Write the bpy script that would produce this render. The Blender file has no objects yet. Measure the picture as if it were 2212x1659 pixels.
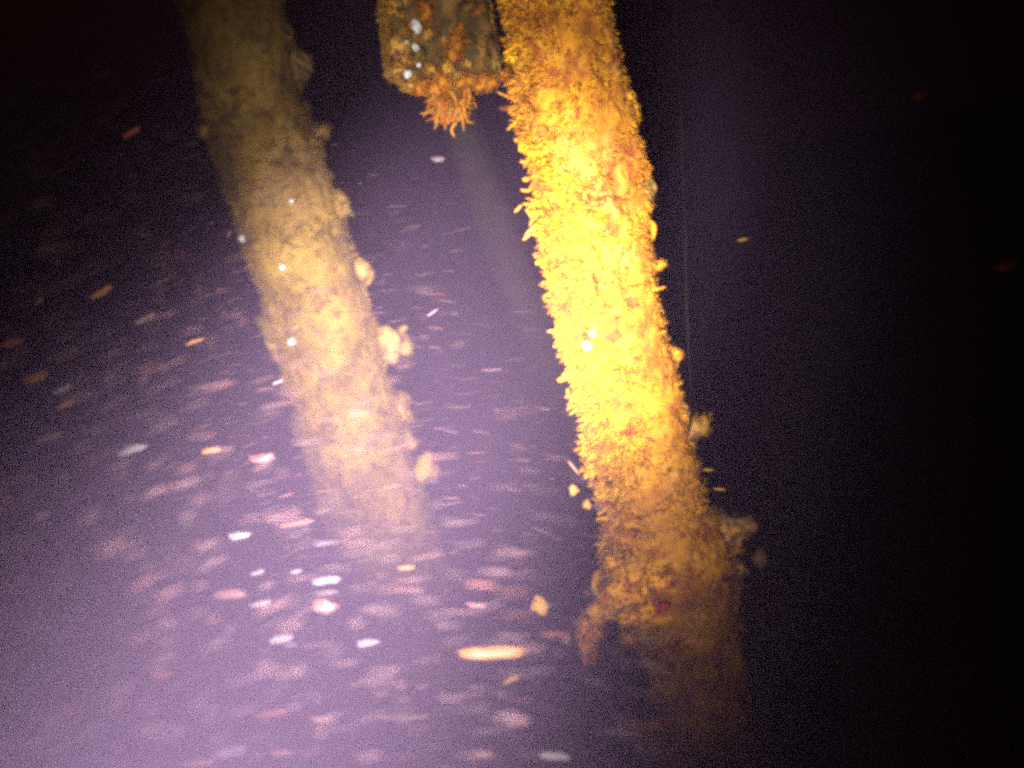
import bpy, math, random
import numpy as np
from mathutils import Vector, Matrix

random.seed(7)
RNG = np.random.default_rng(11)
scene = bpy.context.scene
COL = scene.collection

# ------------------------------------------------------------------ camera
# Pixel coordinates below are those of the photograph at 2212 x 1659.
PW, PH = 2212.0, 1659.0
HFOV = math.radians(50)
F = PW / 2 / math.tan(HFOV / 2)
CAM = Vector((0.0, 0.0, 3.4))                    # the sea bed is z = 0
d = Vector((1944.0, -7970.0, -F)).normalized()   # world "down" seen in camera axes (rolled, pitched down)
up_c = -d
fw_c = Vector((0, 0, -1.0))
yh_c = (fw_c - fw_c.dot(up_c) * up_c).normalized()
xr_c = yh_c.cross(up_c)
ROT = Matrix((xr_c, yh_c, up_c))                 # camera -> world
cam_data = bpy.data.cameras.new('camera')
cam = bpy.data.objects.new('camera', cam_data)
COL.objects.link(cam)
cam.matrix_world = Matrix.Translation(CAM) @ ROT.to_4x4()
cam_data.sensor_width = 36
cam_data.angle = HFOV
cam_data.clip_start = 0.02
cam_data.clip_end = 200
cam_data.dof.use_dof = True
cam_data.dof.focus_distance = 1.98
cam_data.dof.aperture_fstop = 1.9
scene.camera = cam


def cam2world(v):
    return CAM + ROT @ Vector(v)


def at(px, py, depth):
    """World point seen at photograph pixel (px, py), depth metres ahead."""
    return cam2world(((px - PW / 2) / F * depth, -(py - PH / 2) / F * depth, -depth))


# ------------------------------------------------------------------ world (night, deep water)
world = bpy.data.worlds.new('World')
scene.world = world
world.use_nodes = True
bg = world.node_tree.nodes['Background']
bg.inputs[0].default_value = (1.0, 0.2, 0.16, 1)
bg.inputs[1].default_value = 0.007

# ------------------------------------------------------------------ the diver's torch and an added glow spot
LAMP_POS = cam2world((-0.22, -0.5, 0.36))       # held low, a little left of and behind the lens
LAMP_AIM = at(1100, 610, 2.6)
LAMP_E = 3350


def torch(name, watts, size, pos=LAMP_POS, aim=LAMP_AIM):
    ld = bpy.data.lights.new(name, 'SPOT')
    ld.energy = watts
    ld.color = (1.0, 0.95, 0.90)
    ld.spot_size = math.radians(size)
    ld.spot_blend = 1.0
    ld.shadow_soft_size = 0.07
    o = bpy.data.objects.new(name, ld)
    COL.objects.link(o)
    o.location = pos
    o.rotation_euler = (aim - pos).to_track_quat('-Z', 'Y').to_euler()


torch('torch_beam', LAMP_E, 22)            # bright core of the beam
torch('torch_spill', LAMP_E * 0.22, 36)    # dimmer spill of the same reflector
torch('torch_halo', LAMP_E * 0.045, 48)    # faint outermost spill
# added spot beside the lens that makes the haze glow between the piles
torch('added_glow_spot', 3700, 24, cam2world((-0.07, -0.2, 0.2)), at(905, 745, 3.2))

# ------------------------------------------------------------------ view and sampling
vs = scene.view_settings
vs.view_transform = 'Standard'
vs.look = 'None'
vs.exposure = 0
vs.gamma = 1
vs.use_curve_mapping = False
cy = scene.cycles
cy.use_denoising = False
cy.use_adaptive_sampling = True
cy.adaptive_threshold = 0.06
cy.adaptive_min_samples = 16
cy.filter_width = 3.6
cy.max_bounces = 3
cy.diffuse_bounces = 1
cy.volume_bounces = 0
cy.sample_clamp_indirect = 2
cy.sample_clamp_direct = 8


# ------------------------------------------------------------------ helpers
def hash3(ix, iy, iz, seed):
    h = (ix.astype(np.int64) * 374761393 + iy.astype(np.int64) * 668265263 + iz.astype(np.int64) * 2147483647 + seed * 1274126177) & 0xffffffff
    h = ((h ^ (h >> 13)) * 1274126177) & 0xffffffff
    h = ((h ^ (h >> 16)) * 2246822519) & 0xffffffff
    return ((h ^ (h >> 15)) & 0xffffff) / float(0xffffff) * 2 - 1


def vnoise(p, seed=0):
    i = np.floor(p)
    f = p - i
    f = f * f * (3 - 2 * f)
    ix, iy, iz = i[..., 0], i[..., 1], i[..., 2]
    r = 0
    for a in (0, 1):
        for b in (0, 1):
            for c in (0, 1):
                w = (f[..., 0] if a else 1 - f[..., 0]) * (f[..., 1] if b else 1 - f[..., 1]) * (f[..., 2] if c else 1 - f[..., 2])
                r = r + w * hash3(ix + a, iy + b, iz + c, seed)
    return r


def fbm(p, scale, octaves=4, seed=0):
    r = 0
    amp = 1.0
    tot = 0
    for o in range(octaves):
        r = r + amp * vnoise(p * scale + 17.3 * o, seed + o)
        tot += amp
        amp *= 0.5
        scale *= 2.03
    return r / tot


def mesh_np(name, verts, faces_flat, sizes, smooth=True):
    """Mesh from numpy: verts (n,3), faces as a flat loop array and per-face sizes."""
    me = bpy.data.meshes.new(name)
    me.vertices.add(len(verts))
    me.vertices.foreach_set('co', np.asarray(verts, np.float32).ravel())
    me.loops.add(len(faces_flat))
    me.loops.foreach_set('vertex_index', np.asarray(faces_flat, np.int32))
    me.polygons.add(len(sizes))
    starts = np.concatenate([[0], np.cumsum(sizes)[:-1]]).astype(np.int32)
    me.polygons.foreach_set('loop_start', starts)
    me.polygons.foreach_set('loop_total', np.asarray(sizes, np.int32))
    me.polygons.foreach_set('use_smooth', np.full(len(sizes), smooth))
    me.update(calc_edges=True)
    me.validate()
    return me


def link(name, me, mat=None, parent=None, loc=None):
    o = bpy.data.objects.new(name, me)
    COL.objects.link(o)
    if mat is not None and me is not None and len(me.materials) == 0:
        me.materials.append(mat)
    if parent is not None:
        o.parent = parent
    if loc is not None:
        o.location = loc
    return o


def tag(o, label=None, cat=None, group=None, kind=None):
    if label: o['label'] = label
    if cat: o['category'] = cat
    if group: o['group'] = group
    if kind: o['kind'] = kind
    return o


def grid_mesh(name, V, close_u=True, cap=True):
    """V: (nz, nt, 3) rings -> tube mesh with capped ends."""
    nz, nt, _ = V.shape
    idx = np.arange(nz * nt).reshape(nz, nt)
    a = idx[:-1]
    b = idx[1:]
    q = np.stack([a, np.roll(a, -1, 1), np.roll(b, -1, 1), b], -1).reshape(-1, 4)
    flat = q.ravel()
    sizes = np.full(len(q), 4)
    if cap:
        flat = np.concatenate([flat, idx[0][::-1], idx[-1]])
        sizes = np.concatenate([sizes, [nt, nt]])
    return mesh_np(name, V.reshape(-1, 3), flat, sizes)


# ------------------------------------------------------------------ materials
def new_mat(name):
    m = bpy.data.materials.new(name)
    m.use_nodes = True
    nt = m.node_tree
    b = nt.nodes['Principled BSDF']
    b.inputs['Roughness'].default_value = 0.75
    b.inputs['Specular IOR Level'].default_value = 0.25
    return m, nt, b


def ramp(nt, stops):
    r = nt.nodes.new('ShaderNodeValToRGB')
    while len(r.color_ramp.elements) < len(stops):
        r.color_ramp.elements.new(0.5)
    for e, (p, c) in zip(r.color_ramp.elements, stops):
        e.position = p
        e.color = (*c, 1)
    return r


def noise_node(nt, scale, detail=4, rough=0.6):
    tc = nt.nodes.new('ShaderNodeTexCoord')
    n = nt.nodes.new('ShaderNodeTexNoise')
    n.inputs['Scale'].default_value = scale
    n.inputs['Detail'].default_value = detail
    n.inputs['Roughness'].default_value = rough
    nt.links.new(tc.outputs['Object'], n.inputs['Vector'])
    return n


def mix(nt, fac, a, b, mode='MIX'):
    m = nt.nodes.new('ShaderNodeMix')
    m.data_type = 'RGBA'
    m.blend_type = mode
    for sock, v in ((m.inputs[0], fac), (m.inputs[6], a), (m.inputs[7], b)):
        if isinstance(v, (int, float)):
            sock.default_value = v
        elif isinstance(v, tuple):
            sock.default_value = (*v, 1)
        else:
            nt.links.new(v, sock)
    return m.outputs[2]


def growth_mat(name, stops, patch, patch2, island=0.35, scale=9.0, bump=0.6):
    m, nt, b = new_mat(name)
    n1 = noise_node(nt, scale, 5, 0.62)
    r1 = ramp(nt, stops)
    nt.links.new(n1.outputs['Fac'], r1.inputs['Fac'])
    n2 = noise_node(nt, scale * 0.42, 3, 0.6)
    r2 = ramp(nt, [(0.52, (0, 0, 0)), (0.62, (1, 1, 1))])
    nt.links.new(n2.outputs['Fac'], r2.inputs['Fac'])
    c = mix(nt, r2.outputs['Color'], r1.outputs['Color'], patch)
    n3 = noise_node(nt, scale * 1.7, 4, 0.6)
    n3.inputs['Distortion'].default_value = 0.6
    r3 = ramp(nt, [(0.54, (0, 0, 0)), (0.64, (1, 1, 1))])
    nt.links.new(n3.outputs['Fac'], r3.inputs['Fac'])
    c = mix(nt, r3.outputs['Color'], c, patch2)
    g = nt.nodes.new('ShaderNodeNewGeometry')
    rr = ramp(nt, [(0.0, (1 - island * 1.3,) * 3), (0.8, (1.0,) * 3), (1.0, (1.0 + island,) * 3)])
    nt.links.new(g.outputs['Random Per Island'], rr.inputs['Fac'])
    c = mix(nt, 1.0, c, rr.outputs['Color'], 'MULTIPLY')
    nt.links.new(c, b.inputs['Base Color'])
    n4 = noise_node(nt, 90, 4, 0.65)
    bp = nt.nodes.new('ShaderNodeBump')
    bp.inputs['Strength'].default_value = bump
    bp.inputs['Distance'].default_value = 0.006
    nt.links.new(n4.outputs['Fac'], bp.inputs['Height'])
    nt.links.new(bp.outputs['Normal'], b.inputs['Normal'])
    b.inputs['Roughness'].default_value = 0.85
    return m


M_NEAR = growth_mat('ochre_growth',
                    [(0.32, (0.26, 0.075, 0.006)), (0.42, (0.54, 0.20, 0.008)), (0.52, (0.78, 0.345, 0.010)), (0.62, (0.88, 0.44, 0.014)), (0.74, (0.92, 0.58, 0.05))],
                    (0.60, 0.235, 0.018), (0.36, 0.085, 0.014), island=0.6, scale=13)
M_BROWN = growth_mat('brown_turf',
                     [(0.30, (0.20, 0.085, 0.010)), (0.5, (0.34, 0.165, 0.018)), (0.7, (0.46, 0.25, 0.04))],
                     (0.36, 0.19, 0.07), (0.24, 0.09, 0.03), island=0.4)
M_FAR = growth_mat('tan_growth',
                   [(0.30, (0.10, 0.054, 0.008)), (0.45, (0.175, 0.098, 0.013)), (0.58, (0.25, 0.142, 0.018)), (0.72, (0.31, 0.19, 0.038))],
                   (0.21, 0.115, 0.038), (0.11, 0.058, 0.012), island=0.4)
M_CRUST = growth_mat('salmon_crust',
                     [(0.34, (0.20, 0.06, 0.006)), (0.48, (0.42, 0.16, 0.010)), (0.62, (0.60, 0.27, 0.016)), (0.74, (0.66, 0.34, 0.05))],
                     (0.50, 0.20, 0.035), (0.26, 0.06, 0.015), island=0.0, scale=12)
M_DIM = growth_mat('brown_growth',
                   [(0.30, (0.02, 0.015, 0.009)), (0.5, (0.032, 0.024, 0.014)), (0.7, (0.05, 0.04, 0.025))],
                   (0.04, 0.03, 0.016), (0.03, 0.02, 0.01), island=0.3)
M_ORANGE = growth_mat('orange_growth',
                      [(0.30, (0.16, 0.045, 0.003)), (0.5, (0.26, 0.084, 0.004)), (0.7, (0.34, 0.135, 0.006))],
                      (0.26, 0.11, 0.012), (0.24, 0.06, 0.004), island=0.35)
M_TIMBER = growth_mat('fouled_timber',
                      [(0.30, (0.03, 0.016, 0.004)), (0.45, (0.07, 0.036, 0.008)), (0.58, (0.16, 0.08, 0.012)), (0.70, (0.34, 0.17, 0.025))],
                      (0.24, 0.13, 0.02), (0.05, 0.04, 0.012), island=0.3, scale=20)
M_SHELL, _nt, _b = new_mat('barnacle_shell')
_n = noise_node(_nt, 60, 4)
_r = ramp(_nt, [(0.35, (0.24, 0.23, 0.18)), (0.6, (0.46, 0.46, 0.42))])
_nt.links.new(_n.outputs['Fac'], _r.inputs['Fac'])
_nt.links.new(_r.outputs['Color'], _b.inputs['Base Color'])
M_RED, _nt, _b = new_mat('red_anemone')
_n = noise_node(_nt, 50, 3)
_r = ramp(_nt, [(0.35, (0.30, 0.02, 0.02)), (0.65, (0.5, 0.05, 0.05))])
_nt.links.new(_n.outputs['Fac'], _r.inputs['Fac'])
_nt.links.new(_r.outputs['Color'], _b.inputs['Base Color'])


def flake_mat(name, c):
    m, nt, b = new_mat(name)
    n = noise_node(nt, 55, 3)
    r = ramp(nt, [(0.3, tuple(x * 0.7 for x in c)), (0.6, c)])
    nt.links.new(n.outputs['Fac'], r.inputs['Fac'])
    nt.links.new(r.outputs['Color'], b.inputs['Base Color'])
    b.inputs['Roughness'].default_value = 0.6
    return m


FM = {'white': flake_mat('white_flake', (0.085, 0.066, 0.068)),
      'lilac': flake_mat('pale_grey_flake', (0.06, 0.04, 0.05)),
      'tan': flake_mat('tan_flake', (0.07, 0.038, 0.018)),
      'pink': flake_mat('pink_flake', (0.1, 0.034, 0.027)),
      'orange': flake_mat('orange_flake', (0.12, 0.044, 0.003)),
      'red': flake_mat('rust_red_flake', (0.13, 0.026, 0.012)),
      'ochre': flake_mat('ochre_flake', (0.28, 0.14, 0.018))}

# ------------------------------------------------------------------ water and sea bed
TOP = 4.75
hz_m = bpy.data.materials.new('murky_water')
hz_m.use_nodes = True
nt = hz_m.node_tree
nt.nodes.clear()
out = nt.nodes.new('ShaderNodeOutputMaterial')
pv = nt.nodes.new('ShaderNodeVolumePrincipled')
pv.inputs['Color'].default_value = (0.186, 0.121, 0.226, 1)
pv.inputs['Density'].default_value = 0.066
pv.inputs['Anisotropy'].default_value = 0.0
nt.links.new(pv.outputs[0], out.inputs['Volume'])


def box_mesh(name, lo, hi):
    x0, y0, z0 = lo
    x1, y1, z1 = hi
    v = [(x0, y0, z0), (x1, y0, z0), (x1, y1, z0), (x0, y1, z0), (x0, y0, z1), (x1, y0, z1), (x1, y1, z1), (x0, y1, z1)]
    f = [(3, 2, 1, 0), (4, 5, 6, 7), (0, 1, 5, 4), (1, 2, 6, 5), (2, 3, 7, 6), (3, 0, 4, 7)]
    me = bpy.data.meshes.new(name)
    me.from_pydata(v, [], f)
    me.update()
    return me


hz = link('haze', box_mesh('haze', (-17, -6, -1.2), (17, 26, TOP + 0.1)), hz_m)
tag(hz, 'murky violet water full of suspended silt', kind='stuff')

m_sand, nt, b = new_mat('silt')
n = noise_node(nt, 3, 6)
r = ramp(nt, [(0.3, (0.10, 0.075, 0.05)), (0.7, (0.20, 0.155, 0.11))])
nt.links.new(n.outputs['Fac'], r.inputs['Fac'])
nt.links.new(r.outputs['Color'], b.inputs['Base Color'])
gx = np.linspace(-16, 16, 120)
gy = np.linspace(-5, 25, 120)
X, Y = np.meshgrid(gx, gy)
P = np.stack([X, Y, X * 0], -1)
P[..., 2] = fbm(P, 0.9, 4, 5) * 0.12
idx = np.arange(120 * 120).reshape(120, 120)
q = np.stack([idx[:-1, :-1], idx[:-1, 1:], idx[1:, 1:], idx[1:, :-1]], -1).reshape(-1, 4)
bed = link('sea_bed', mesh_np('sea_bed', P.reshape(-1, 3), q.ravel(), np.full(len(q), 4)), m_sand)
tag(bed, 'silty sea bed lost in the dark below the piles', kind='structure')


# ------------------------------------------------------------------ growth geometry
def sprig_template(seed, blades, spread, thin):
    """A little tuft of curved tapering blades growing along +Z, unit length."""
    rg = np.random.default_rng(seed)
    V, T = [], []
    for k in range(blades):
        ph = rg.uniform(0, 2 * math.pi)
        sp = rg.uniform(0.15, 1) * spread
        L = rg.uniform(0.55, 1.0)
        dirv = np.array([math.cos(ph) * sp, math.sin(ph) * sp, 1.0])
        dirv /= np.linalg.norm(dirv)
        bend = rg.normal(0, 0.35, 3)
        side = np.cross(dirv, rg.normal(0, 1, 3))
        side /= np.linalg.norm(side)
        nrm = np.cross(dirv, side)
        base = rg.normal(0, 0.10, 3) * np.array([1, 1, 0.2])
        n0 = len(V)
        for s, w in ((0.0, 0.8), (0.5, 1.0), (0.85, 0.7)):
            c = base + dirv * s * L + bend * s * s * 0.5
            for a in range(3):
                an = a * 2 * math.pi / 3
                V.append(c + (side * math.cos(an) + nrm * math.sin(an) * 0.7) * w * thin)
        V.append(base + dirv * L + bend * 0.5)
        for ring in (0, 1):
            for a in range(3):
                p, p2 = n0 + ring * 3 + a, n0 + ring * 3 + (a + 1) % 3
                T.append((p, p2, p2 + 3)); T.append((p, p2 + 3, p + 3))
        for a in range(3):
            T.append((n0 + 6 + a, n0 + 6 + (a + 1) % 3, n0 + 9))
    return np.array(V), np.array(T)


SPRIGS = [sprig_template(s, nb, sp, th) for s, nb, sp, th in
          ((1, 6, 0.9, 0.075), (2, 7, 1.1, 0.07), (3, 5, 0.7, 0.09), (4, 8, 1.3, 0.06), (5, 6, 1.0, 0.10), (6, 4, 0.6, 0.11))]


def basis(N):
    """Rows of unit normals -> (n,3,3) matrices with columns tangent, bitangent, normal, random spin."""
    N = N / np.linalg.norm(N, axis=1, keepdims=True)
    r = RNG.normal(0, 1, N.shape)
    t = np.cross(N, r)
    t /= np.linalg.norm(t, axis=1, keepdims=True)
    bt = np.cross(N, t)
    return np.stack([t, bt, N], -1)


def scatter(name, pts, nrm, size, mat, parent, templates=SPRIGS):
    """All the fine growth of one pile: tens of thousands of blades joined into one part."""
    Vs, Fs = [], []
    off = 0
    which = RNG.integers(0, len(templates), len(pts))
    for k, (tv, tf) in enumerate(templates):
        sel = np.where(which == k)[0]
        if len(sel) == 0:
            continue
        B = basis(nrm[sel])
        V = np.einsum('nij,vj->nvi', B, tv) * size[sel][:, None, None] + pts[sel][:, None, :]
        Fi = tf[None] + (np.arange(len(sel)) * len(tv))[:, None, None] + off
        off += len(sel) * len(tv)
        Vs.append(V.reshape(-1, 3)); Fs.append(Fi.reshape(-1, 3))
    V = np.concatenate(Vs); Fc = np.concatenate(Fs)
    o = link(name, mesh_np(name, V, Fc.ravel(), np.full(len(Fc), 3), smooth=True), mat, parent)
    o['kind'] = 'stuff'
    return o


ICO = {}


def ico(sub):
    if sub not in ICO:
        import bmesh
        bm = bmesh.new()
        bmesh.ops.create_icosphere(bm, subdivisions=sub, radius=1)
        bm.verts.ensure_lookup_table()
        V = np.array([v.co[:] for v in bm.verts])
        T = np.array([[v.index for v in f.verts] for f in bm.faces])
        bm.free()
        ICO[sub] = (V, T)
    return ICO[sub]


def lump_mesh(name, radii, seed, rough=0.35, sub=4, freq=1.6):
    V, T = ico(sub)
    n = fbm(V + seed * 3.7, freq, 4, seed)
    n2 = fbm(V + seed * 1.3, freq * 3.2, 3, seed + 9)
    W = V * (1 + rough * 1.7 * n + rough * 0.8 * n2)[:, None] * np.array(radii)
    return mesh_np(name, W, T.ravel(), np.full(len(T), 3))


def knob_mesh(name, radii, seed, rough, inward):
    """A sponge knob: uneven lobes grown together, one of them reaching back to the pile as a neck."""
    rg = np.random.default_rng(seed)
    V, T = ico(3)
    Vs, Ts = [], []
    lobes = [((inward * 0.75, 0.1, 0.0), 0.62), ((inward * 0.3, 0.0, 0.1), 0.62)]
    for k in range(7):
        dr = rg.normal(0, 1, 3)
        dr /= np.linalg.norm(dr)
        lobes.append((dr * rg.uniform(0.35, 0.62), rg.uniform(0.26, 0.52)))
    for k, (c, r) in enumerate(lobes):
        n = fbm(V + seed * 3.7 + k * 11, 1.8, 3, seed + k)
        n2 = fbm(V + seed + k * 5, 6, 2, seed + 40 + k)
        W = (V * (r * (1 + rough * 1.2 * n + rough * 0.7 * n2))[:, None] + np.array(c)) * np.array(radii)
        Vs.append(W); Ts.append(T + k * len(V))
    T2 = np.concatenate(Ts)
    return mesh_np(name, np.concatenate(Vs), T2.ravel(), np.full(len(T2), 3))


def tube_mesh(name, pts, radii, sides=8, seed=0, rough=0.15):
    pts = np.array([list(p) for p in pts], float)
    radii = np.array(radii, float)
    # resample with Catmull-Rom
    n = len(pts)
    P2, R2 = [], []
    ext = np.vstack([2 * pts[0] - pts[1], pts, 2 * pts[-1] - pts[-2]])
    for i in range(n - 1):
        p0, p1, p2, p3 = ext[i:i + 4]
        for t in np.linspace(0, 1, 6, endpoint=(i == n - 2)):
            P2.append(0.5 * ((2 * p1) + (p2 - p0) * t + (2 * p0 - 5 * p1 + 4 * p2 - p3) * t * t + (3 * p1 - p0 - 3 * p2 + p3) * t ** 3))
            R2.append(radii[i] * (1 - t) + radii[i + 1] * t)
    P2 = np.array(P2); R2 = np.array(R2)
    T = np.gradient(P2, axis=0)
    T /= np.linalg.norm(T, axis=1, keepdims=True) + 1e-9
    ref = np.array([0.31, 0.17, 0.93])
    S = np.cross(T, ref); S /= np.linalg.norm(S, axis=1, keepdims=True)
    U = np.cross(T, S)
    an = np.linspace(0, 2 * math.pi, sides, endpoint=False)
    ring = S[:, None] * np.cos(an)[None, :, None] + U[:, None] * np.sin(an)[None, :, None]
    rr = R2[:, None, None] * (1 + rough * vnoise(P2[:, None] * 60 + ring * 1.3 + seed, seed)[..., None])
    return grid_mesh(name, P2[:, None] + ring * rr)


# ------------------------------------------------------------------ piles
XR = np.array([1.0, 0, 0])        # world X is the camera's horizontal right


class Pile:
    """A round upright pile. edges: (row, left px, right px) in the photograph at the pile's own distance."""

    def __init__(self, name, label, group, anchor_px, depth, edges, mat, amp, seed):
        self.A = np.array(at(*anchor_px, depth))
        fwd = self.A - np.array(CAM); fwd[2] = 0; fwd /= np.linalg.norm(fwd)
        self.f = fwd                                     # away from the camera
        self.e = np.array([fwd[1], -fwd[0], 0])          # to the right
        zl, ul, zr, ur = [], [], [], []
        for y, L, R in edges:
            u, z = self.uz(L, y); zl.append(z); ul.append(u)
            u, z = self.uz(R, y); zr.append(z); ur.append(u)
        o = np.argsort(zl); self.zl, self.ul = np.array(zl)[o], np.array(ul)[o]
        o = np.argsort(zr); self.zr, self.ur = np.array(zr)[o], np.array(ur)[o]
        self.seed, self.amp, self.mat = seed, amp, mat
        self.root = link(name, None, loc=(self.A[0], self.A[1], 0))
        tag(self.root, label, 'pile', group)
        self.base = np.array([self.A[0], self.A[1], 0.0])
        self.extra = lambda th, z: 0.0

    def uz(self, px, py):
        p = np.array(at(px, py, 1.0)) - np.array(CAM)
        t = np.dot(self.A - np.array(CAM), self.f) / np.dot(p, self.f)
        w = np.array(CAM) + p * t
        return np.dot(w - self.A, self.e), w[2]

    def surf(self, th, z):
        """Points of the lumpy surface, local to the root. th = 0 right, -pi/2 towards the camera."""
        ul = np.interp(z, self.zl, self.ul); ur = np.interp(z, self.zr, self.ur)
        c, r = (ul + ur) / 2, (ur - ul) / 2
        nrm = np.cos(th)[..., None] * self.e + np.sin(th)[..., None] * self.f
        P = nrm * r[..., None] + self.e * c[..., None]
        P[..., 2] = z
        q = P + self.seed * 5.1
        dsp = self.amp * (1.2 * fbm(q, 7, 3, self.seed) + 0.9 * fbm(q, 26, 3, self.seed + 4) + 0.35 * fbm(q, 90, 2, self.seed + 8)) + self.extra(th, z)
        return P + nrm * dsp[..., None], nrm

    def shaft(self, z0=-0.3, z1=TOP, nt=220, lo=1.6, hi=4.6):
        zz = np.unique(np.concatenate([np.linspace(z0, lo, 60), np.linspace(lo, hi, 620), np.linspace(hi, z1, 30)]))
        th = np.linspace(0, 2 * math.pi, nt, endpoint=False)
        TH, Z = np.meshgrid(th, zz)
        V, _ = self.surf(TH, Z)
        return link('shaft', grid_mesh('shaft', V), self.mat, self.root)

    def fuzz(self, n, smin, smax, z0, z1, drift, name='growth', mat=None, gate=None):
        th = RNG.uniform(0, 2 * math.pi, n)
        z = RNG.uniform(z0, z1, n)
        P, N = self.surf(th, z)
        k = fbm(P + 9, 11, 3, self.seed + 20)
        s = smin + (smax - smin) * np.clip(0.45 + 0.9 * k + RNG.normal(0, 0.15, n), 0.0, 1.25)
        if gate is not None:
            s = s * gate(th, z)
        keep = s > smin * 0.5
        D = N + np.array(drift) * RNG.uniform(0.2, 1.2, (n, 1)) + RNG.normal(0, 0.3, (n, 3))
        return scatter(name, (P - N * 0.004)[keep], D[keep], s[keep], mat or self.mat, self.root)

    def place(self, px, py, out=0.0):
        """Local point at photograph pixel (px, py) on the plane of the pile's axis, moved out towards the camera."""
        u, z = self.uz(px, py)
        return self.e * u + np.array([0, 0, z]) - self.f * out

    def front(self, px, py, lift=0.0):
        """Local point on the lit front surface seen near pixel (px, py)."""
        u, z = self.uz(px, py)
        for _ in range(3):
            zz = np.array([z])
            ul = np.interp(zz, self.zl, self.ul)[0]; ur = np.interp(zz, self.zr, self.ur)[0]
            c, r = (ul + ur) / 2, (ur - ul) / 2
            k = max(-0.97, min(0.97, (u - c) / r))
            out = r * math.sqrt(1 - k * k)
            p = np.array(at(px, py, 1.0)) - np.array(CAM)
            t = (np.dot(self.A - np.array(CAM), self.f) - out) / np.dot(p, self.f)
            w = np.array(CAM) + p * t
            u, z = np.dot(w - self.A, self.e), w[2]
        th = -math.acos(k)
        S, N = self.surf(np.array([th]), np.array([z]))
        return S[0] + N[0] * lift, N[0]

    def px(self, n):
        return n / F * np.dot(self.A - np.array(CAM), np.array(ROT @ Vector((0, 0, -1))))

    def lump(self, name, px, py, w, h, ang=0, depthk=0.8, seed=1, rough=0.35, mat=None, out=0.0, fuzz=0, fs=0.012, label=None, sub=4, solid=False):
        """A knob of sponge or turf w x h pixels on the outline; ang turns it in the picture plane."""
        a, b2 = self.px(w) / 2, self.px(h) / 2
        me = lump_mesh(name, (a, (a + b2) / 2 * depthk, b2), seed, rough, sub) if solid else knob_mesh(name, (a, (a + b2) / 2 * depthk, b2), seed, rough, -1 if self.uz(px, py)[0] > 0 else 1)
        o = link(name, me, mat or self.mat, self.root)
        roll = math.atan2(1944, 7970)
        R = Matrix.Rotation(math.radians(ang) , 3, 'Y')
        Bm = Matrix(((self.e[0], self.f[0], 0), (self.e[1], self.f[1], 0), (0, 0, 1)))
        o.matrix_local = Matrix.Translation(self.place(px, py, out)) @ (Bm @ R).to_4x4()
        if label: o['label'] = label
        if fuzz:
            V = np.array([v.co[:] for v in me.vertices])
            N = np.array([v.normal[:] for v in me.vertices])
            pick = RNG.integers(0, len(V), fuzz)
            scatter('fuzz', V[pick], N[pick] + RNG.normal(0, .4, (fuzz, 3)), RNG.uniform(0.5, 1.2, fuzz) * fs, mat or self.mat, o)
        return o

    def frond(self, pts, w0, w1, mat=None, name='frond', out=0.0, seed=0):
        P = [self.place(x, y, out) for x, y in pts]
        rr = np.linspace(self.px(w0), self.px(w1), len(P))
        return link(name, tube_mesh(name, P, rr, 7, seed, 0.35), mat or self.mat, self.root)


EDGE_NEAR = [(-400, 1020, 1215), (-200, 1060, 1262), (0, 1100, 1302), (100, 1110, 1322), (200, 1122, 1345), (300, 1140, 1365), (400, 1160, 1380),
             (500, 1178, 1392), (600, 1204, 1412), (700, 1220, 1428), (800, 1238, 1446), (900, 1268, 1474), (1000, 1292, 1498), (1100, 1312, 1520),
             (1200, 1314, 1572), (1300, 1345, 1592), (1400, 1392, 1600), (1500, 1412, 1612), (1659, 1442, 1636), (1900, 1490, 1690), (2300, 1570, 1780)]
near = Pile('encrusted_pile', 'bright yellow encrusted pile standing nearest, to the right of the hanging timber', 'piles',
            (1325, 700), 2.4, [(y, l, r + 9) for y, l, r in EDGE_NEAR], M_NEAR, 0.013, 3)


def groove(th, z):
    """A long crack down the right of the front, a shorter seam lower on the left."""
    a = -0.62 + 0.03 * np.sin(z * 9)
    g1 = np.exp(-((th - 2 * math.pi - a) / 0.05) ** 2) * (z > 3.75)
    c = -1.66 + 0.05 * np.sin(z * 14)
    g2 = np.exp(-((th - 2 * math.pi - c) / 0.07) ** 2) * np.exp(-((z - 3.47) / 0.09) ** 2)
    return -0.022 * g1 - 0.016 * g2


near.extra = groove
near.shaft().data.materials[0] = M_CRUST


def left_long(th, z):
    # tufts grow long on the side the current comes from, short on the right
    c = np.cos(th)
    a = 2 * math.pi - 0.62 + 0.03 * np.sin(z * 9)
    crack = 1 - 0.85 * np.exp(-((th - a) / 0.07) ** 2) * (z > 3.72)
    return np.clip(0.85 - 0.28 * c, 0.5, 1.2) * crack


drift_n = (-near.e * 0.55 + np.array([0, 0, -0.45]))
near.fuzz(13000, 0.010, 0.034, 2.0, 4.6, drift_n, gate=left_long)
near.fuzz(1300, 0.022, 0.042, 2.0, 4.6, drift_n, name='long_growth', gate=left_long)

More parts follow.
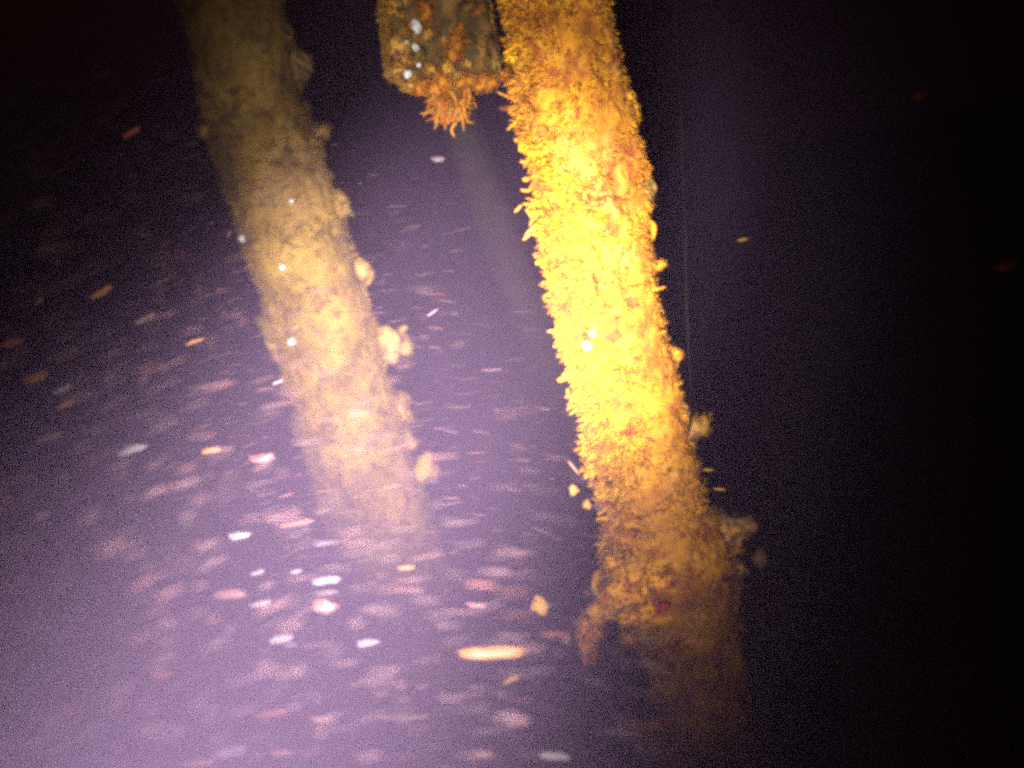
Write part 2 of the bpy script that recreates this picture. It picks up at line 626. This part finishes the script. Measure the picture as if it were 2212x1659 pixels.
# individual outgrowths on the near pile (thing > part)
L = near.lump
L('sponge_clump', 1352, 225, 44, 150, -12, 0.9, 2, 0.4, fuzz=160)
L('sponge_clump', 1362, 300, 36, 80, -12, 0.9, 3, 0.4, fuzz=90)
L('sponge_clump', 1396, 412, 62, 84, 0, 0.9, 4, 0.5, M_FAR, fuzz=160, label='pinkish tan fuzzy sponge clump')
L('sponge_clump', 1390, 365, 40, 44, 0, 0.9, 5, 0.5, fuzz=70)
near.frond([(1375, 468), (1398, 476), (1412, 490), (1410, 512), (1402, 522)], 9, 4, name='curled_frond', seed=3)
near.frond([(1392, 470), (1409, 488)], 8, 5, seed=4)
L('spike', 1418, 576, 44, 26, 5, 0.8, 6, 0.3, fuzz=30)
near.frond([(1408, 580), (1425, 574), (1438, 570)], 9, 3, seed=5)
near.frond([(1408, 568), (1424, 566), (1433, 562)], 6, 2, seed=15)
L('sponge_knob', 1456, 765, 42, 50, -15, 0.9, 7, 0.3, fuzz=40)
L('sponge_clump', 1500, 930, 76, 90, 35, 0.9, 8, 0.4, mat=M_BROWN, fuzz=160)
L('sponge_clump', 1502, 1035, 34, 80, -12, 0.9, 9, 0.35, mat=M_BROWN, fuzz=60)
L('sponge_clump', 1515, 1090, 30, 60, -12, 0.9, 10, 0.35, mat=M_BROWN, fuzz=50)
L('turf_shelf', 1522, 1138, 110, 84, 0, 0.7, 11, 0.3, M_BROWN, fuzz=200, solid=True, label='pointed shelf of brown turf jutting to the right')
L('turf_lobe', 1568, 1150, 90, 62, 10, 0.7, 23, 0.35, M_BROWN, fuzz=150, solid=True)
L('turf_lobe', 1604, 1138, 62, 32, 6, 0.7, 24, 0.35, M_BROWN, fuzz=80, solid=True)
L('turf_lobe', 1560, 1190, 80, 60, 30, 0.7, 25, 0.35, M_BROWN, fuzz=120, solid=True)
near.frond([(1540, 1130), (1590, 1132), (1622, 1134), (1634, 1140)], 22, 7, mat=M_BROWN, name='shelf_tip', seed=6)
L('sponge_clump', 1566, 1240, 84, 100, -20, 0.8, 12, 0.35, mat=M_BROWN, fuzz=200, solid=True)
L('turf_cushion', 1352, 1232, 140, 110, -15, 0.9, 13, 0.35, out=0.09, fuzz=420, solid=True, label='rounded ochre cushion bulging to the left')
L('turf_cushion', 1425, 1205, 110, 84, 10, 0.7, 14, 0.35, out=0.11, fuzz=260, solid=True)
L('turf_cushion', 1400, 1270, 130, 70, 10, 0.8, 21, 0.4, out=0.10, fuzz=260, solid=True)
L('turf_cushion', 1335, 1185, 60, 50, 10, 0.8, 26, 0.4, out=0.07, fuzz=120, solid=True)
near.frond([(1320, 1235), (1290, 1245), (1284, 1268), (1302, 1290)], 16, 6, name='hooked_lobe', seed=8)
near.frond([(1310, 1250), (1298, 1262), (1300, 1284)], 10, 6, name='hooked_lobe', seed=9)
L('anemone', 1420, 1236, 24, 20, 0, 0.8, 15, 0.2, M_RED, out=0.165, sub=3, solid=True, label='small dark red anemone')
L('hanging_clump', 1272, 1345, 54, 70, -8, 0.9, 16, 0.5, M_NEAR, out=0.03, fuzz=120, solid=True)
L('hanging_clump', 1268, 1395, 36, 70, -4, 0.9, 27, 0.5, M_NEAR, out=0.03, fuzz=90, solid=True)
L('hanging_clump', 1292, 1308, 44, 50, 20, 0.9, 28, 0.5, M_NEAR, out=0.03, fuzz=70, solid=True)
L('hanging_clump', 1350, 1372, 40, 46, 0, 0.9, 17, 0.5, M_NEAR, out=0.02, fuzz=70)
L('hanging_clump', 1320, 1310, 90, 40, 15, 0.9, 22, 0.5, M_NEAR, out=0.02, fuzz=100)
L('sponge_clump', 1430, 1475, 70, 60, 0, 0.8, 18, 0.4, out=0.06, fuzz=120)
L('sponge_clump', 1400, 1560, 110, 70, 10, 0.8, 19, 0.4, out=0.04, fuzz=160)
# pale lumps on the brightest stretch, coloured to stand in for overexposed highlights
for i, (x, y, w) in enumerate(((1270, 745, 20), (1283, 718, 13))):
    p, n_ = near.front(x, y, 0.006)
    o = link('barnacle', lump_mesh('barnacle', (near.px(w) / 2,) * 3, 40 + i, 0.25, 3), M_SHELL, near.root)
    o.location = p
# fronds along the left outline, each its own part
rl = random.Random(5)
rows = np.interp
for k in range(120):
    y = rl.uniform(20, 1180)
    x = np.interp(y, [e[0] for e in EDGE_NEAR], [e[1] for e in EDGE_NEAR]) + rl.uniform(-6, 34)
    ln = rl.uniform(16, 46)
    an = math.radians(rl.gauss(200, 24))
    x1, y1 = x + math.cos(an) * ln * 0.5, y - math.sin(an) * ln * 0.5
    an += rl.gauss(0, 0.5)
    x2, y2 = x1 + math.cos(an) * ln * 0.5, y1 - math.sin(an) * ln * 0.5
    near.frond([(x + 14, y), (x, y), (x1, y1), (x2, y2)], rl.uniform(4, 8), rl.uniform(1.5, 3.5), out=rl.uniform(-0.03, 0.05), seed=k)
for k in range(40):
    y = rl.uniform(60, 1250)
    x = np.interp(y, [e[0] for e in EDGE_NEAR], [e[2] for e in EDGE_NEAR]) - rl.uniform(0, 20)
    ln = rl.uniform(10, 24)
    an = math.radians(rl.gauss(-20, 35))
    near.frond([(x - 12, y), (x, y), (x + math.cos(an) * ln, y - math.sin(an) * ln)], rl.uniform(4, 7), 2, out=rl.uniform(-0.02, 0.05), seed=300 + k)
for pts, w in (([(1125, 228), (1108, 232), (1100, 246)], 7), ([(1135, 215), (1118, 226), (1102, 232)], 7), ([(1140, 290), (1130, 310), (1126, 328)], 13),
               ([(1200, 545), (1172, 552), (1156, 548)], 9), ([(1190, 560), (1170, 562), (1158, 570)], 6), ([(1250, 815), (1225, 815), (1206, 822)], 8),
               ([(1265, 870), (1248, 876), (1238, 886)], 7), ([(1290, 955), (1270, 958), (1262, 964)], 10), ([(1120, 40), (1098, 48), (1082, 46)], 12),
               ([(1120, 62), (1104, 66), (1094, 60)], 12)):
    near.frond(pts, w, w * 0.5, seed=int(pts[0][1]))

EDGE_FAR = [(-300, 300, 520), (0, 388, 600), (100, 408, 620), (200, 428, 642), (300, 455, 676), (400, 490, 703), (500, 518, 735), (600, 548, 768), (700, 580, 793),
            (800, 610, 823), (900, 640, 853), (1000, 668, 884), (1100, 692, 914), (1200, 722, 944), (1300, 752, 974), (1400, 782, 1000), (1659, 855, 1072), (2100, 970, 1190)]
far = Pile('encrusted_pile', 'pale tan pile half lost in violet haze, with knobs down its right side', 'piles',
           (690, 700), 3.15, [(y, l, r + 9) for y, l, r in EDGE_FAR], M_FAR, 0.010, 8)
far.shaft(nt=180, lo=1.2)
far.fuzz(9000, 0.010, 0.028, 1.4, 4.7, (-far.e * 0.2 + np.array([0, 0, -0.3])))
def L(name, x, y, w, h, *a, **k):
    return far.lump(name, x, y, w * 1.4, h * 1.35, *a, **k)


L('sponge_clump', 640, 130, 56, 110, -18, 0.8, 31, 0.4, fuzz=120)
L('sponge_knob', 684, 290, 44, 46, 0, 0.9, 32, 0.35, fuzz=50)
L('sponge_clump', 660, 330, 50, 70, -18, 0.9, 33, 0.35, fuzz=60)
L('sponge_knob', 728, 442, 46, 72, -15, 0.9, 34, 0.35, fuzz=80)
L('sponge_clump', 782, 580, 56, 50, -10, 0.9, 35, 0.35, fuzz=90)
far.frond([(795, 575), (802, 595), (792, 615)], 9, 5, name='hooked_lobe', seed=21)
L('sponge_clump', 850, 738, 70, 76, 5, 0.8, 36, 0.4, fuzz=160, label='large squarish clump on a short neck')
L('sponge_clump', 815, 735, 40, 40, 0, 0.9, 37, 0.3, fuzz=60)
far.frond([(865, 715), (880, 705)], 10, 5, seed=22)
L('sponge_clump', 862, 872, 48, 54, -10, 0.9, 38, 0.4, fuzz=80)
L('sponge_clump', 872, 896, 30, 34, 0, 0.9, 43, 0.4, fuzz=40)
L('sponge_clump', 925, 1012, 76, 50, -30, 0.9, 39, 0.4, fuzz=120)
L('sponge_clump', 868, 945, 40, 60, -20, 0.9, 44, 0.4, fuzz=70)
L('sponge_clump', 470, 285, 62, 56, -25, 0.9, 40, 0.4, fuzz=80)
L('sponge_clump', 505, 360, 40, 70, -15, 0.9, 41, 0.35, fuzz=50)
L('sponge_clump', 600, 735, 50, 110, -16, 0.9, 42, 0.4, fuzz=90)
L('sponge_clump', 935, 1180, 34, 60, -18, 0.9, 45, 0.4, fuzz=60)
for i, (x, y, w, m) in enumerate(((632, 737, 17, M_SHELL), (612, 575, 13, M_SHELL), (526, 515, 15, M_SHELL), (630, 435, 9, M_SHELL))):
    p, n_ = far.front(x, y, 0.004)
    o = link('barnacle', lump_mesh('barnacle', (far.px(w) / 2,) * 3, 60 + i, 0.3, 3), m, far.root)
    o.location = p

EDGE_3 = [(-300, 740, 830), (300, 960, 1050), (700, 1105, 1195), (1100, 1250, 1340), (1659, 1455, 1545), (2100, 1610, 1700)]
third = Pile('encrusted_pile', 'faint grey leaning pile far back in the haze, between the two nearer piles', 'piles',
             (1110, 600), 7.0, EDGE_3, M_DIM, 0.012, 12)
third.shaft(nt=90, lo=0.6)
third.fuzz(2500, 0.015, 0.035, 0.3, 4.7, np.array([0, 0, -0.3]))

# ------------------------------------------------------------------ hanging timber
T_D = 2.15
t_root = link('hanging_timber', None, loc=at(960, 150, T_D))
tag(t_root, 'broken square timber end hanging into the top of the picture, spotted with white barnacles', 'timber')
org = np.array(t_root.location)
tf = org - np.array(CAM); tf[2] = 0; tf /= np.linalg.norm(tf)
yaw = math.radians(9)
te = np.array([tf[1], -tf[0], 0])
te, tf = te * math.cos(yaw) + tf * math.sin(yaw), tf * math.cos(yaw) - te * math.sin(yaw)


def tim(px, py, out=0.0):
    """Local point of the timber's front plane at pixel (px, py)."""
    p = np.array(at(px, py, 1.0)) - np.array(CAM)
    t = (np.dot(org - np.array(CAM), tf) - out) / np.dot(p, tf)
    return np.array(CAM) + p * t - org


# front outline of the stub, traced clockwise, extruded 0.2 m back with a lumpy front and bevelled edge
outl = [(815, -320), (832, -60), (838, 20), (846, 80), (849, 150), (872, 172), (905, 192), (940, 196), (985, 188), (1030, 186), (1056, 174), (1076, 150), (1070, 90), (1060, 20), (1052, -60), (1020, -320)]
dense = []
for (x0, y0), (x1, y1) in zip(outl, outl[1:] + outl[:1]):
    k = max(2, int(math.hypot(x1 - x0, y1 - y0) / 9))
    for j in range(k):
        dense.append((x0 + (x1 - x0) * j / k, y0 + (y1 - y0) * j / k))
D = np.array([tim(x, y) for x, y in dense])
cen = np.array(tim(950, -60))
rings = []
for s, dep in ((0.0, 0.0), (0.2, 0.0), (0.4, 0.0), (0.6, 0.0), (0.8, 0.0), (0.93, 0.003), (0.98, 0.010), (1.0, 0.024), (1.0, 0.06), (1.0, 0.10), (1.0, 0.15), (1.0, 0.19), (0.9, 0.20), (0.4, 0.2), (0.0, 0.2)):
    s = max(s, 0.02)
    rings.append(cen + (D - cen) * s + tf * dep)
V = np.array(rings)
nn = fbm(V + 3, 16, 4, 70)
V = V - tf * (nn * 0.008)[..., None]
V = V + (V - cen) * (fbm(V + 8, 22, 3, 75) * 0.05)[..., None]
link('stub', grid_mesh('stub', V), M_TIMBER, t_root)


def tlump(name, px, py, w, h, seed, mat, out=0.01, rough=0.3, ang=0, dk=0.6, sub=3, label=None):
    k = T_D / F / 2
    o = link(name, lump_mesh(name, (w * k, (w + h) * k / 2 * dk, h * k), seed, rough, sub), mat, t_root)
    Bm = Matrix(((te[0], tf[0], 0), (te[1], tf[1], 0), (0, 0, 1)))
    o.matrix_local = Matrix.Translation(tim(px, py, out)) @ (Bm @ Matrix.Rotation(math.radians(ang), 3, 'Y')).to_4x4()
    if label: o['label'] = label
    if mat is not M_SHELL:
        V = np.array([v.co[:] for v in o.data.vertices])
        N = np.array([v.normal[:] for v in o.data.vertices])
        m = int(12 + w * h / 14)
        pick = RNG.integers(0, len(V), m)
        scatter('fuzz', V[pick], N[pick] + RNG.normal(0, .5, (m, 3)), RNG.uniform(0.004, 0.012, m), mat, o)
    return o


for i, (x, y, w, h) in enumerate(((900, 56, 22, 34), (897, 102, 18, 20), (880, 160, 22, 22), (878, 92, 12, 12), (905, 140, 12, 12))):
    tlump('barnacle', x, y, w * 0.85, h * 0.85, 80 + i, M_SHELL, 0.008, 0.3, dk=0.45)
for i, (x, y, w, h, m) in enumerate(((984, 104, 36, 44, M_ORANGE), (968, 150, 24, 26, M_BROWN), (952, 180, 46, 46, M_ORANGE), (1050, 178, 48, 34, M_ORANGE),
                                     (908, 185, 38, 28, M_ORANGE), (860, 100, 34, 50, M_BROWN), (858, 150, 28, 30, M_BROWN), (1092, 160, 22, 24, M_ORANGE), (920, 30, 30, 50, M_ORANGE),
                                     (1068, 120, 18, 70, M_TIMBER), (1000, 175, 50, 24, M_ORANGE), (930, 150, 22, 20, M_BROWN), (1010, 20, 40, 30, M_TIMBER), (905, 118, 24, 30, M_TIMBER))):
    tlump('encrusting_sponge' if m is M_ORANGE else 'turf_patch', x, y, w, h, 90 + i, m, 0.004, 0.5, dk=0.35)
rp = random.Random(12)
for i in range(46):
    k = rp.random()
    if k < 0.45:
        x, y = rp.gauss(862, 13), rp.uniform(-5, 165)
    elif k < 0.8:
        x = rp.uniform(875, 1060); y = 182 - abs(x - 965) * 0.06 + rp.gauss(-6, 9)
    else:
        x, y = rp.uniform(880, 1050), rp.uniform(0, 160)
    w = rp.uniform(7, 20)
    tlump('turf_patch', x, y, w, w * rp.uniform(0.7, 1.5), 700 + i, rp.choice((M_BROWN, M_BROWN, M_ORANGE, M_TIMBER)), 0.004, 0.6, rp.uniform(0, 180), 0.3)
# the orange beard under the timber: branching strands, each its own part
rb = random.Random(4)
beard = [((940, 195), (925, 228), (938, 250)), ((955, 195), (950, 235), (958, 272)), ((975, 200), (978, 240), (985, 272)), ((990, 200), (985, 240), (968, 268)),
         ((1005, 190), (1000, 225), (990, 262)), ((985, 255), (1005, 262), (1024, 266)), ((985, 262), (975, 280), (982, 296)), ((1010, 188), (1015, 210), (1008, 232)),
         ((960, 200), (938, 222), (918, 240)), ((970, 215), (960, 250), (950, 268))]
for k in range(60):
    x = rb.uniform(935, 1015); y = rb.uniform(190, 235)
    an = math.radians(rb.gauss(262 - (x - 975) * 0.35, 20)); ln = rb.uniform(22, 56)
    x1, y1 = x + math.cos(an) * ln * .5, y - math.sin(an) * ln * .5
    an += rb.gauss(0, 0.45)
    beard.append(((x, y), (x1, y1), (x1 + math.cos(an) * ln * .5, y1 - math.sin(an) * ln * .5)))
for k, pts in enumerate(beard):
    out = rb.uniform(-0.08, 0.0)
    kk = T_D / F
    w = rb.uniform(2.5, 5) * kk
    link('hydroid_strand', tube_mesh('hydroid_strand', [tim(x, y, out) for x, y in pts], [w, w * 0.9, w * 0.35], 6, 200 + k, 0.4), M_ORANGE, t_root)
n = 420
pts = np.array([tim(RNG.uniform(940, 1010), RNG.uniform(188, 245), RNG.uniform(-0.09, 0)) for _ in range(n)])
scatter('hydroid_fuzz', pts, RNG.normal(0, .5, (n, 3)) + np.array([0, 0, -0.9]), RNG.uniform(0.008, 0.02, n), M_ORANGE, t_root)
# fine turf over the timber's edges
n = 2600
ii = RNG.integers(0, len(D), n)
pts = D[ii] + tf * RNG.uniform(0, 0.16, (n, 1))
nr = (D[ii] - cen); nr /= np.linalg.norm(nr, axis=1, keepdims=True)
scatter('turf', pts, nr + RNG.normal(0, .5, (n, 3)), RNG.uniform(0.004, 0.014, n), M_BROWN, t_root)
n = 2600
ii = RNG.integers(0, len(D), n)
pts = cen + (D[ii] - cen) * np.sqrt(RNG.uniform(0, 0.97, (n, 1)))
pp = fbm(pts + 31, 22, 3, 77)
pts, m_ = pts[pp > -0.05], (pp > -0.05).sum()
scatter('face_turf', pts, -tf + np.array([0, 0, -0.5]) + RNG.normal(0, .5, (m_, 3)), RNG.uniform(0.004, 0.013, m_), M_TIMBER, t_root)

M_LINE = growth_mat('weedy_line', [(0.3, (0.003, 0.0026, 0.001)), (0.7, (0.007, 0.006, 0.002))], (0.005, 0.005, 0.002), (0.006, 0.004, 0.002), island=0.0)
# ------------------------------------------------------------------ hanging line
ends = (at(1440, -330, 2.2), at(1466, 150, 2.22), at(1478, 450, 2.24), at(1484, 680, 2.27), at(1492, 840, 2.32), at(1490, 930, 2.38))
ln_o = link('hanging_line', tube_mesh('hanging_line', ends, [0.0009, 0.0014, 0.0008, 0.0015, 0.0009, 0.002], 8, 5, 1.2), M_LINE)
tag(ln_o, 'thin dark weedy line hanging down close along the right side of the yellow pile', 'line')

# ------------------------------------------------------------------ drifting flakes
FLAKES = []


def flake(px, py, w, h, ang, col, depth, label, rag=0.5, seed=None):
    k = depth / F / 2
    seed = seed if seed is not None else len(FLAKES) + 500
    V, T = ico(3)
    P = V.copy()
    ex = 0.6 if w > 2 * h else 1.0
    P = np.sign(P) * np.abs(P) ** np.array([ex, 0.95, 0.95])          # slivers are blunt-ended, scraps are ragged
    P = P * (1 + rag * 0.5 * fbm(V + seed * 0.7, 4.5, 2, seed + 3))[:, None]
    nz = fbm(V + seed * 2.3, 1.7, 3, seed)
    P = P * (1 + rag * nz)[:, None] * np.array([w * k, max(h, 8) * k * 0.6, h * k])
    P[:, 2] += 0.15 * h * k * np.sin(V[:, 0] * 2.2 + seed)
    me = mesh_np('debris_flake', P, T.ravel(), np.full(len(T), 3))
    o = link('debris_flake', me, FM[col])
    a = math.radians(ang)
    X = Vector((math.cos(a), math.sin(a), 0)); Z = Vector((-math.sin(a), math.cos(a), 0)); Yv = Z.cross(X)
    Rm = ROT @ Matrix((X, Yv, Z)).transposed()
    o.matrix_world = Matrix.Translation(at(px, py, depth)) @ Rm.to_4x4()
    tag(o, label, 'debris flake', 'flakes of debris drifting in the water')
    FLAKES.append(o)
    return o


exec_list = [
    (285, 285, 40, 14, 32, 'red', 1.5, 'dim rust flake alone high in the dark left of the far pile'),
    (945, 343, 25, 16, 0, 'lilac', 1.9, 'faint grey speck just below the timber\'s orange beard'),
    (215, 632, 52, 17, 25, 'orange', 1.4, 'slanting dull orange sliver high on the left side, midway down the dark'),
    (85, 650, 26, 12, 40, 'tan', 1.4, 'small dim tan sliver near the left edge, left of the slanting orange one'),
    (312, 690, 46, 14, 22, 'tan', 1.5, 'faint tan streak just below the slanting orange sliver'),
    (420, 738, 36, 13, 22, 'orange', 1.5, 'small orange sliver left of the far pile\'s pale barnacle'),
    (25, 740, 46, 20, 20, 'red', 1.3, 'dim reddish flake at the left edge, above the tan pair'),
    (75, 815, 52, 24, 25, 'orange', 1.3, 'dull orange smudge near the left edge above the thin white sliver'),
    (135, 840, 42, 13, 20, 'white', 1.3, 'thin whitish sliver right above a small orange one near the left edge'),
    (142, 873, 40, 14, 22, 'orange', 1.3, 'small orange sliver right under a thin whitish one near the left edge'),
    (105, 945, 56, 20, 12, 'tan', 1.3, 'ragged dull orange-tan flake by the left edge, left of the big white one'),
    (285, 972, 62, 20, 18, 'white', 1.25, 'bright white slanting flake, the largest white one on the left side'),
    (455, 973, 42, 17, 14, 'orange', 1.4, 'bright orange flake level with the big white one, to its right'),
    (565, 990, 54, 24, 10, 'pink', 1.5, 'blurred pinkish flake right of the bright orange one'),
    (600, 825, 26, 9, 18, 'white', 1.7, 'tiny pale sliver at the far pile\'s left edge'),
    (637, 707, 18, 7, 15, 'orange', 1.9, 'tiny bright sliver in front of the far pile, above its round barnacle'),
    (90, 1115, 46, 18, 20, 'tan', 1.2, 'tan slanting flake near the left edge below the big white one'),
    (15, 1080, 32, 18, 20, 'orange', 1.2, 'dull orange flake cut by the left edge, above the tan slanting one'),
    (518, 1157, 42, 18, 8, 'white', 1.25, 'bright cream flake alone in the middle of the lower left haze'),
    (640, 1130, 66, 18, 12, 'pink', 1.6, 'long soft pink streak in front of the far pile\'s lower end'),
    (705, 1172, 54, 16, 8, 'lilac', 1.6, 'soft lilac streak just below the long pink one'),
    (555, 1237, 32, 13, 12, 'lilac', 1.25, 'small lilac flake below the bright cream one'),
    (640, 1235, 26, 11, 10, 'lilac', 1.3, 'smaller lilac flake, right of the other small lilac one'),
    (703, 1255, 56, 20, 8, 'lilac', 1.2, 'pale pinkish flake on top of a stack of three soft flakes'),
    (705, 1281, 50, 16, 6, 'lilac', 1.5, 'dim middle flake of a stack of three soft flakes'),
    (700, 1310, 56, 36, 6, 'pink', 1.2, 'round pink flake at the bottom of a stack of three soft flakes'),
    (498, 1282, 62, 26, 4, 'pink', 1.25, 'blurred salmon red flake left of the stack of three'),
    (562, 1304, 42, 16, 12, 'white', 1.25, 'lilac-white flake just below the salmon red one'),
    (875, 1227, 36, 13, 5, 'orange', 1.5, 'small clean orange flake at the far pile\'s lower right edge'),
    (607, 1382, 48, 18, 8, 'white', 1.15, 'bright cream flake with a dim one tucked under its right end'),
    (627, 1393, 30, 14, 8, 'lilac', 1.3, 'dim flake tucked under a bright cream one'),
    (793, 1389, 44, 18, 9, 'white', 1.2, 'bright cream flake left of the big orange bar'),
    (350, 1458, 40, 18, 10, 'red', 1.15, 'small salmon flake low on the left'),
    (360, 1418, 36, 15, 10, 'tan', 1.25, 'dim tan flake just above the small salmon one'),
    (1066, 1410, 122, 36, 0, 'orange', 1.1, 'big orange bar-shaped flake, the largest drifting piece'),
    (1168, 1308, 40, 44, 70, 'ochre', 1.5, 'ochre blob above and right of the big orange bar'),
    (1196, 1633, 64, 20, -5, 'white', 1.05, 'cream bar-shaped flake at the bottom edge'),
    (1045, 1630, 32, 17, 0, 'tan', 1.1, 'dim tan flake at the bottom edge, left of the cream bar'),
    (692, 1553, 42, 13, 5, 'pink', 1.1, 'thin pink flake near the bottom, above the soft bottom-edge pair'),
    (5, 1610, 34, 30, 10, 'white', 1.05, 'pale round flake cut by the left edge at the bottom corner'),
    (65, 1605, 46, 18, 10, 'lilac', 1.05, 'lilac flake beside the pale one in the bottom left corner'),
    (150, 1595, 100, 20, 8, 'tan', 1.3, 'long faint tan streak near the bottom left corner'),
    (495, 1625, 74, 30, 12, 'lilac', 1.05, 'large soft lilac flake at the bottom edge'),
    (430, 1648, 74, 22, 5, 'pink', 1.05, 'large soft pink flake cut by the bottom edge'),
    (610, 1625, 52, 18, 0, 'pink', 1.1, 'small dim pink flake right of the large soft lilac one'),
    (870, 1548, 112, 18, 2, 'tan', 1.3, 'long dim tan streak low in the middle'),
    (585, 1540, 64, 20, 4, 'red', 1.2, 'dim reddish streak left of the thin pink flake'),
    (1105, 1468, 36, 15, 20, 'ochre', 1.5, 'dim ochre crumb just under the big orange bar'),
    (1030, 1484, 30, 13, 0, 'tan', 1.5, 'dim tan crumb under the left end of the big orange bar'),
    (1085, 1502, 20, 24, 0, 'tan', 1.5, 'lowest of the dim crumbs under the big orange bar'),
    (1030, 1307, 42, 15, 0, 'pink', 1.4, 'faint pink streak left of the ochre blob'),
    (1225, 1382, 22, 14, 30, 'tan', 1.6, 'dim speck left of the clump hanging from the yellow pile'),
    (1605, 517, 22, 7, 8, 'ochre', 1.9, 'small ochre sliver alone in the dark right of the yellow pile'),
    (1530, 1015, 22, 6, -5, 'ochre', 2.1, 'upper of two ochre slivers beside the yellow pile\'s right edge'),
    (1555, 1057, 24, 7, -8, 'ochre', 2.1, 'lower of two ochre slivers beside the yellow pile\'s right edge'),
    (1640, 1208, 28, 44, -20, 'tan', 2.2, 'brown triangular scrap below the pointed turf shelf'),
    (1990, 205, 40, 16, 25, 'red', 1.0, 'barely lit rust flake in the black upper right'),
    (2180, 572, 50, 20, 20, 'red', 0.9, 'barely lit rust flake at the right edge'),
    (1542, 1622, 36, 8, -35, 'ochre', 1.9, 'thin ochre sliver slanting down at the foot of the yellow pile'),
    (1240, 1010, 40, 8, -52, 'tan', 2.1, 'thin tan stick leaning beside the yellow pile\'s left edge'),
    (1240, 1058, 20, 26, 20, 'ochre', 2.2, 'upper of two ochre crumbs left of the yellow pile'),
    (1268, 1090, 18, 24, 0, 'ochre', 2.2, 'brighter lower of two ochre crumbs left of the yellow pile'),
    (1298, 1092, 14, 18, 0, 'tan', 2.2, 'tiny tan crumb between the brighter ochre one and the yellow pile'),
    (1120, 450, 20, 7, 48, 'ochre', 2.2, 'tiny ochre sliver highest left of the yellow pile'),
    (1148, 494, 32, 8, 48, 'ochre', 2.2, 'longer ochre sliver left of the yellow pile\'s brightest part'),
    (1138, 510, 20, 8, 40, 'ochre', 2.2, 'short bright ochre sliver under the longer one by the yellow pile'),
    (495, 505, 18, 7, 60, 'tan', 2.6, 'tiny pale sliver just left of the far pile'),
    (935, 675, 26, 6, 35, 'lilac', 2.0, 'thin pale sliver between the far pile and the yellow pile'),
]
for x, y, w, h, ang, col, dep, label in exec_list:
    flake(x, y, w * 1.05, h * 0.85, ang, col, min(dep * 1.15 + 0.1, 2.25) if dep < 2 else dep, label)

# the finest silt: far too many specks to count
n = 8200
dep = np.where(RNG.random(n) < 0.16, RNG.uniform(0.85, 1.3, n), RNG.uniform(1.5, 2.8, n))
pxs = RNG.uniform(-150, 1500, n)
pys = RNG.uniform(150, 1800, n)
keep = (pxs / 1500 * 0.9 - pys / 1700) < RNG.uniform(-0.5, 0.35, n)
dep, pxs, pys = dep[keep], pxs[keep], pys[keep]
Vs, Fs = [], []
tv, tfc = ico(1)
for j in range(len(dep)):
    k = dep[j] / F / 2
    a = math.atan2(1065 - pxs[j], 3000 - pys[j]) + RNG.normal(0, 0.10)
    w = (RNG.uniform(25, 105) if dep[j] < 1.4 else RNG.uniform(8, 60)) * k; h = (RNG.uniform(1.2, 2.6) if dep[j] < 1.4 else RNG.uniform(0.8, 2.0)) * k
    X = np.array([math.cos(a), math.sin(a), 0]); Z = np.array([-math.sin(a), math.cos(a), 0]); Yv = np.array([0, 0, 1.0])
    loc = tv * np.array([w, h, h])
    c = loc[:, :1] * X + loc[:, 1:2] * Yv + loc[:, 2:] * Z
    c = c @ np.array(ROT).T + np.array(at(pxs[j], pys[j], dep[j]))
    Vs.append(c); Fs.append(tfc + j * len(tv))
m_silt = growth_mat('silt_specks', [(0.3, (0.028, 0.010, 0.009)), (0.6, (0.038, 0.016, 0.016)), (0.8, (0.050, 0.026, 0.028))], (0.032, 0.017, 0.020), (0.052, 0.014, 0.006), island=0.6, bump=0)
Fc = np.concatenate(Fs)
silt = link('suspended_silt', mesh_np('suspended_silt', np.concatenate(Vs), Fc.ravel(), np.full(len(Fc), 3)), m_silt)
tag(silt, 'fine drifting specks streaking through the lit water', kind='stuff')
